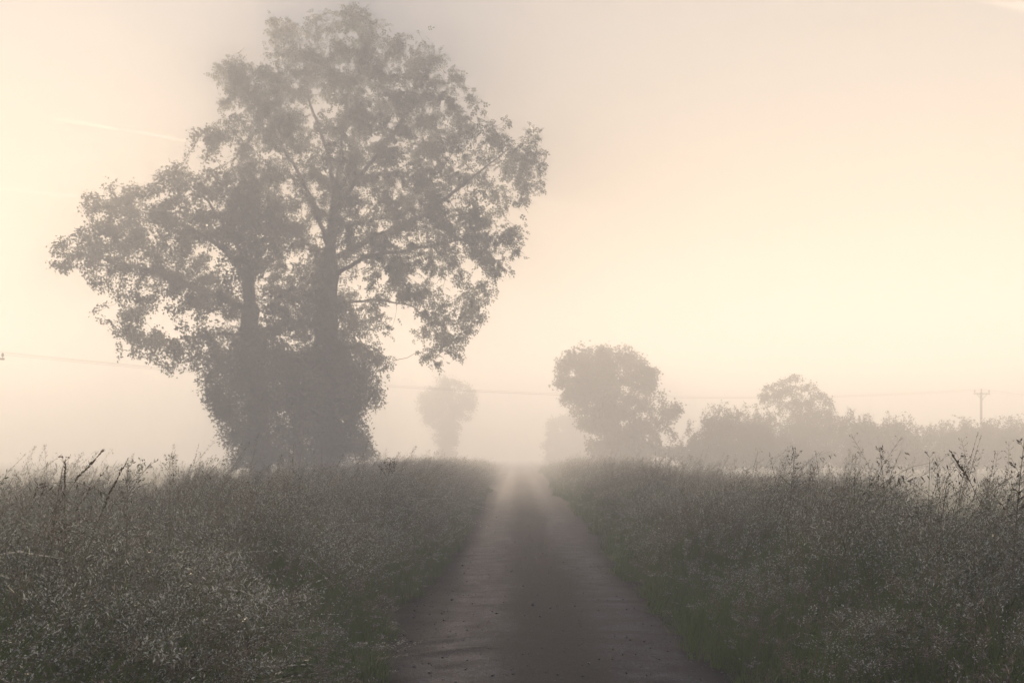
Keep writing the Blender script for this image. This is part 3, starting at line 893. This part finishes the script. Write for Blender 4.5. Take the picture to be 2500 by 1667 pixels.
def pole_mesh(root):
    H = 8.95
    def tub(a, b, r0, r1, sides=10):
        v, f = branch_mesh(np.array([a, b], float), np.array([-1, 0]), np.array([r0, r1]), sides)
        return v, f
    a, b = np.array([0, 0, -.6]), np.array([0, 0, H])
    th = np.arange(14) * 2 * np.pi / 14
    ring = np.stack([np.cos(th), np.sin(th), 0 * th], 1)
    V = np.concatenate([ring * .16 + a, ring * .125 + b, [[0, 0, H]]]); k = np.arange(14); k2 = (k + 1) % 14
    mesh_obj('post', V, [np.stack([k, k2, k2 + 14, k + 14], 1), np.stack([k + 14, k2 + 14, np.full(14, 28)], 1)], M_wood, root, smooth=False)

    def box(name, c, h, parent=root, mat=M_wood, rot=0):
        s = np.array([(x, y, z) for x in (-1, 1) for y in (-1, 1) for z in (-1, 1)], float) * h
        if rot:
            cs, sn = math.cos(rot), math.sin(rot); s = np.stack([s[:, 0] * cs - s[:, 2] * sn, s[:, 1], s[:, 0] * sn + s[:, 2] * cs], 1)
        return mesh_obj(name, s + np.array(c), np.array([[0, 1, 3, 2], [4, 6, 7, 5], [0, 4, 5, 1], [2, 3, 7, 6], [0, 2, 6, 4], [1, 5, 7, 3]]), mat, parent)
    arm = box('crossarm', (0, -.19, H - .2), (.98, .055, .065))
    for sg in (-1, 1):
        box('brace', (sg * .34, -.19, H - .56), (.47, .022, .03), parent=arm, rot=sg * .86)
    M_ins = bark_mat('brown glazed insulator', (.04, .028, .022), (.07, .05, .04))
    for x, z in ((-.86, H - .135), (0.02, H + .0), (.86, H - .135)):
        yy = -.19 if x and abs(x) > .1 else 0
        prof = [(.02, 0), (.02, .10), (.085, .12), (.10, .19), (.06, .22), (.09, .27), (.055, .33), (.035, .36)]
        th = np.arange(10) * 2 * np.pi / 10
        V = np.concatenate([np.stack([np.cos(th) * r + x, np.sin(th) * r + yy, np.full(10, z + h)], 1) for r, h in prof] + [np.array([[x, yy, z + .37]])])
        k = np.arange(10); k2 = (k + 1) % 10
        F4 = np.concatenate([np.stack([i * 10 + k, i * 10 + k2, i * 10 + k2 + 10, i * 10 + k + 10], 1) for i in range(len(prof) - 1)])
        T = len(prof) * 10
        mesh_obj('insulator', V, [F4, np.stack([T - 10 + k, T - 10 + k2, np.full(10, T)], 1)], M_ins, root if abs(x) < .1 else arm, smooth=True)


pR = np.array([wx(2253, 145), 145.0]); pL = np.array([wx(-25, 90), 90.0]); pF = pR + (pR - pL)
ang = math.atan2(pR[1] - pL[1], pR[0] - pL[0]) + math.pi / 2
p0 = empty('power_pole', (pR[0], pR[1], -.1)); pole_mesh(p0); p0.rotation_euler.z = R(8)
tag(p0, 'wooden power pole with crossarm and three insulators behind the hedgerow', 'power pole', PG)


def copy_tree(o, name, loc, rz, label):
    c = o.copy(); COL.objects.link(c); c.location = loc; c.rotation_euler.z = rz; c['label'] = label
    for ch in [x for x in bpy.data.objects if x.parent == o]:
        d = ch.copy(); COL.objects.link(d); d.parent = c
        for sub in [x for x in bpy.data.objects if x.parent == ch]:
            e = sub.copy(); COL.objects.link(e); e.parent = d
    return c


copy_tree(p0, 'power_pole', (pL[0], pL[1], -.3), R(28), 'misty power pole at the far left edge, showing only its insulator tips')
m_wire, nt, out = new_mat('bare wire'); pp = N(nt, 'ShaderNodeBsdfPrincipled', Roughness=.6); pp.inputs['Base Color'].default_value = (.05, .045, .04, 1); nt.links.new(pp.outputs[0], out.inputs[0])
labs = ['overhead wire on the left insulator of the power pole, strung across the lane', 'overhead wire on the middle insulator of the power pole, strung across the lane',
        'overhead wire on the right insulator of the power pole, strung across the lane']
for i, x in enumerate((-.86, .02, .86)):
    def top(p, rz, zb):
        return np.array([p[0] + x * math.cos(rz), p[1] + x * math.sin(rz), zb + 8.95 + (.24 if abs(x) > .1 else .37)])
    A, B, C_ = top(pL, R(28), -.3), top(pR, R(8), -.1), top(pF, R(8), -.3)
    pts = [A + (B - A) * t + np.array([0, 0, -1.9 * 4 * t * (1 - t)]) for t in np.linspace(0, 1, 60)]
    pts += [B + (C_ - B) * t + np.array([0, 0, -1.9 * 4 * t * (1 - t)]) for t in np.linspace(0, 1, 60)[1:]]
    pts = np.array(pts); par = np.arange(len(pts)) - 1
    V, F = branch_mesh(pts, par, np.full(len(pts), .0072))
    tag(mesh_obj('overhead_wire', V, F, m_wire), labs[i], 'wire', 'wires of the overhead line')

# ------------------------------------------------------------------ contrails high above the mist
m, nt, out = new_mat('thin ice cloud')
tc = N(nt, 'ShaderNodeTexCoord'); n1 = N(nt, 'ShaderNodeTexNoise', Scale=.0022, Detail=6.0, Roughness=.6); nt.links.new(tc.outputs['Object'], n1.inputs[0])
df = N(nt, 'ShaderNodeBsdfDiffuse'); df.inputs[0].default_value = (.95, .95, .95, 1)
tl = N(nt, 'ShaderNodeBsdfTranslucent'); tl.inputs[0].default_value = (.95, .95, .95, 1)
a1 = N(nt, 'ShaderNodeMixShader'); a1.inputs[0].default_value = .5
nt.links.new(df.outputs[0], a1.inputs[1]); nt.links.new(tl.outputs[0], a1.inputs[2])
tr = N(nt, 'ShaderNodeBsdfTransparent'); a2 = N(nt, 'ShaderNodeMixShader')
fac = ramp(nt, n1.outputs[0], [(.3, (.02,) * 3), (.7, (.15,) * 3)])
lw = N(nt, 'ShaderNodeLayerWeight', Blend=.5); om = N(nt, 'ShaderNodeMath', operation='SUBTRACT'); om.inputs[0].default_value = 1; nt.links.new(lw.outputs['Facing'], om.inputs[1])
fm = N(nt, 'ShaderNodeMath', operation='MULTIPLY'); nt.links.new(om.outputs[0], fm.inputs[0]); nt.links.new(fac, fm.inputs[1]); nt.links.new(fm.outputs[0], a2.inputs[0]); nt.links.new(tr.outputs[0], a2.inputs[1]); nt.links.new(a1.outputs[0], a2.inputs[2]); nt.links.new(a2.outputs[0], out.inputs[0])
ALT = 2500.0


def sky_pt(px, py):
    t = (ALT - EYE) / ((VY - py) * K)
    return np.array([(px - VX) * K * t, t, ALT])


for (a, b, rad, lab) in (((-260, 405), (240, 457), 17, 'short white contrail meeting the left edge of the sky beside the oak'),
                         ((60, 260), (1640, 528), 20, 'long faint contrail passing behind the ash crown from one side to the other'),
                         ((2235, -4), (2560, 52), 34, 'brightest contrail, in the top right corner of the sky')):
    A, B = sky_pt(*a), sky_pt(*b)
    tt = np.linspace(0, 1, 40)
    pts = A + (B - A) * tt[:, None]
    r = rad * (.35 + .65 * np.sin(np.pi * np.clip(tt * 1.0, 0, 1)) ** .5) * (.8 + .4 * vnoise(tt * 25, 0, 0, 3))
    V, F = branch_mesh(pts, np.arange(40) - 1, r, 10)
    tag(mesh_obj('contrail', V, F, m, smooth=True), lab, 'contrail', 'contrails in the dawn sky')

# ------------------------------------------------------------------ haze
m, nt, out = new_mat('morning mist')
pv = N(nt, 'ShaderNodeVolumePrincipled')
pv.inputs['Color'].default_value = (.945, .96, .985, 1)
pv.inputs['Density'].default_value = 0.0108
pv.inputs['Anisotropy'].default_value = 0.24
nt.links.new(pv.outputs[0], out.inputs['Volume'])
lo, hi = np.array([-340, -60, -1.6]), np.array([340, 440, 29.0])
V = np.array([[(lo, hi)[i][0], (lo, hi)[j][1], (lo, hi)[k][2]] for i in (0, 1) for j in (0, 1) for k in (0, 1)])
tag(mesh_obj('haze', V, np.array([[0, 1, 3, 2], [4, 6, 7, 5], [0, 4, 5, 1], [2, 3, 7, 6], [0, 2, 6, 4], [1, 5, 7, 3]]), m), 'pale morning mist lying over the lane and fields', 'mist', kind='stuff')

# ------------------------------------------------------------------ light
SUN_EL, SUN_AZ = R(13.0), math.atan2(wx(650, 1), 1.0)         # low, behind the crowns of the big trees
w = bpy.data.worlds.new('World'); sc.world = w; w.use_nodes = True
nt = w.node_tree; nt.nodes.clear()
sky = N(nt, 'ShaderNodeTexSky'); sky.sky_type = 'NISHITA'; sky.sun_disc = False
sky.sun_elevation = SUN_EL; sky.sun_rotation = SUN_AZ
sky.altitude = 0; sky.air_density = 1.0; sky.dust_density = 1.5; sky.ozone_density = 1.0
bg = N(nt, 'ShaderNodeBackground', Strength=0.05); wo = N(nt, 'ShaderNodeOutputWorld')
SK = 0.60                                                        # high thin cloud evens the sky out: c / (1 + k c)
q1 = N(nt, 'ShaderNodeVectorMath', operation='MULTIPLY_ADD'); q1.inputs[1].default_value = (SK,) * 3; q1.inputs[2].default_value = (1,) * 3
q2 = N(nt, 'ShaderNodeVectorMath', operation='DIVIDE'); q3 = N(nt, 'ShaderNodeVectorMath', operation='MULTIPLY'); 
wtc = N(nt, 'ShaderNodeTexCoord'); wsp = N(nt, 'ShaderNodeSeparateXYZ'); nt.links.new(wtc.outputs['Generated'], wsp.inputs[0])
tint = ramp(nt, wsp.outputs[2], [(.05, (1.0, .50, .25)), (.17, (1.0, .60, .30)), (.28, (.72, .80, .94)), (.5, (.85, 1.2, 1.9)), (.8, (1.1, 1.75, 3.0))])   # peach low down, cool overhead
cmap = N(nt, 'ShaderNodeMapping'); cmap.inputs['Scale'].default_value = (1.2, 1.2, 9.0); cmap.inputs['Rotation'].default_value = (0, R(6), 0)
nt.links.new(wtc.outputs['Generated'], cmap.inputs[0])
cn = N(nt, 'ShaderNodeTexNoise', Scale=2.2, Detail=6.0, Roughness=.55); nt.links.new(cmap.outputs[0], cn.inputs[0])
cl = ramp(nt, cn.outputs[0], [(.3, (.84, .86, .92)), (.5, (1, 1, 1)), (.7, (1.0, .90, .80))])                          # faint streaks of high cloud
cm = N(nt, 'ShaderNodeVectorMath', operation='MULTIPLY'); nt.links.new(tint, cm.inputs[0]); nt.links.new(cl, cm.inputs[1])
nt.links.new(cm.outputs[0], q3.inputs[1])
nt.links.new(sky.outputs[0], q1.inputs[0]); nt.links.new(sky.outputs[0], q2.inputs[0]); nt.links.new(q1.outputs[0], q2.inputs[1])
nt.links.new(q2.outputs[0], q3.inputs[0]); nt.links.new(q3.outputs[0], bg.inputs[0]); nt.links.new(bg.outputs[0], wo.inputs[0])
L = bpy.data.lights.new('sun', 'SUN'); L.energy = 5.0; L.angle = R(12); L.color = (1, .765, .52)
lo_ = bpy.data.objects.new('sun', L); COL.objects.link(lo_)
dv = Vector((math.sin(SUN_AZ) * math.cos(SUN_EL), math.cos(SUN_AZ) * math.cos(SUN_EL), math.sin(SUN_EL)))
lo_.rotation_euler = dv.to_track_quat('Z', 'Y').to_euler(); lo_.location = (0, 0, 60)

# ------------------------------------------------------------------ camera and render
cam = bpy.data.cameras.new('camera'); cam.lens = 45; cam.sensor_width = 36; cam.clip_end = 40000; cam.clip_start = .05
cam.shift_x = -5 / 1024; cam.shift_y = 114 / 1024
co = bpy.data.objects.new('camera', cam); COL.objects.link(co); co.location = (0, 0, EYE); co.rotation_euler = (R(90), 0, 0)
sc.camera = co
sc.view_settings.view_transform = 'Standard'; sc.view_settings.look = 'None'; sc.view_settings.gamma = 1
sc.view_settings.exposure = 1.77
sc.render.engine = 'CYCLES'
cy = sc.cycles
cy.use_denoising = True
try: cy.denoiser = 'OPENIMAGEDENOISE'
except Exception: pass
cy.volume_bounces = 5; cy.max_bounces = 12; cy.diffuse_bounces = 3; cy.transmission_bounces = 4; cy.transparent_max_bounces = 8
cy.use_adaptive_sampling = False; cy.sample_clamp_indirect = 4.0
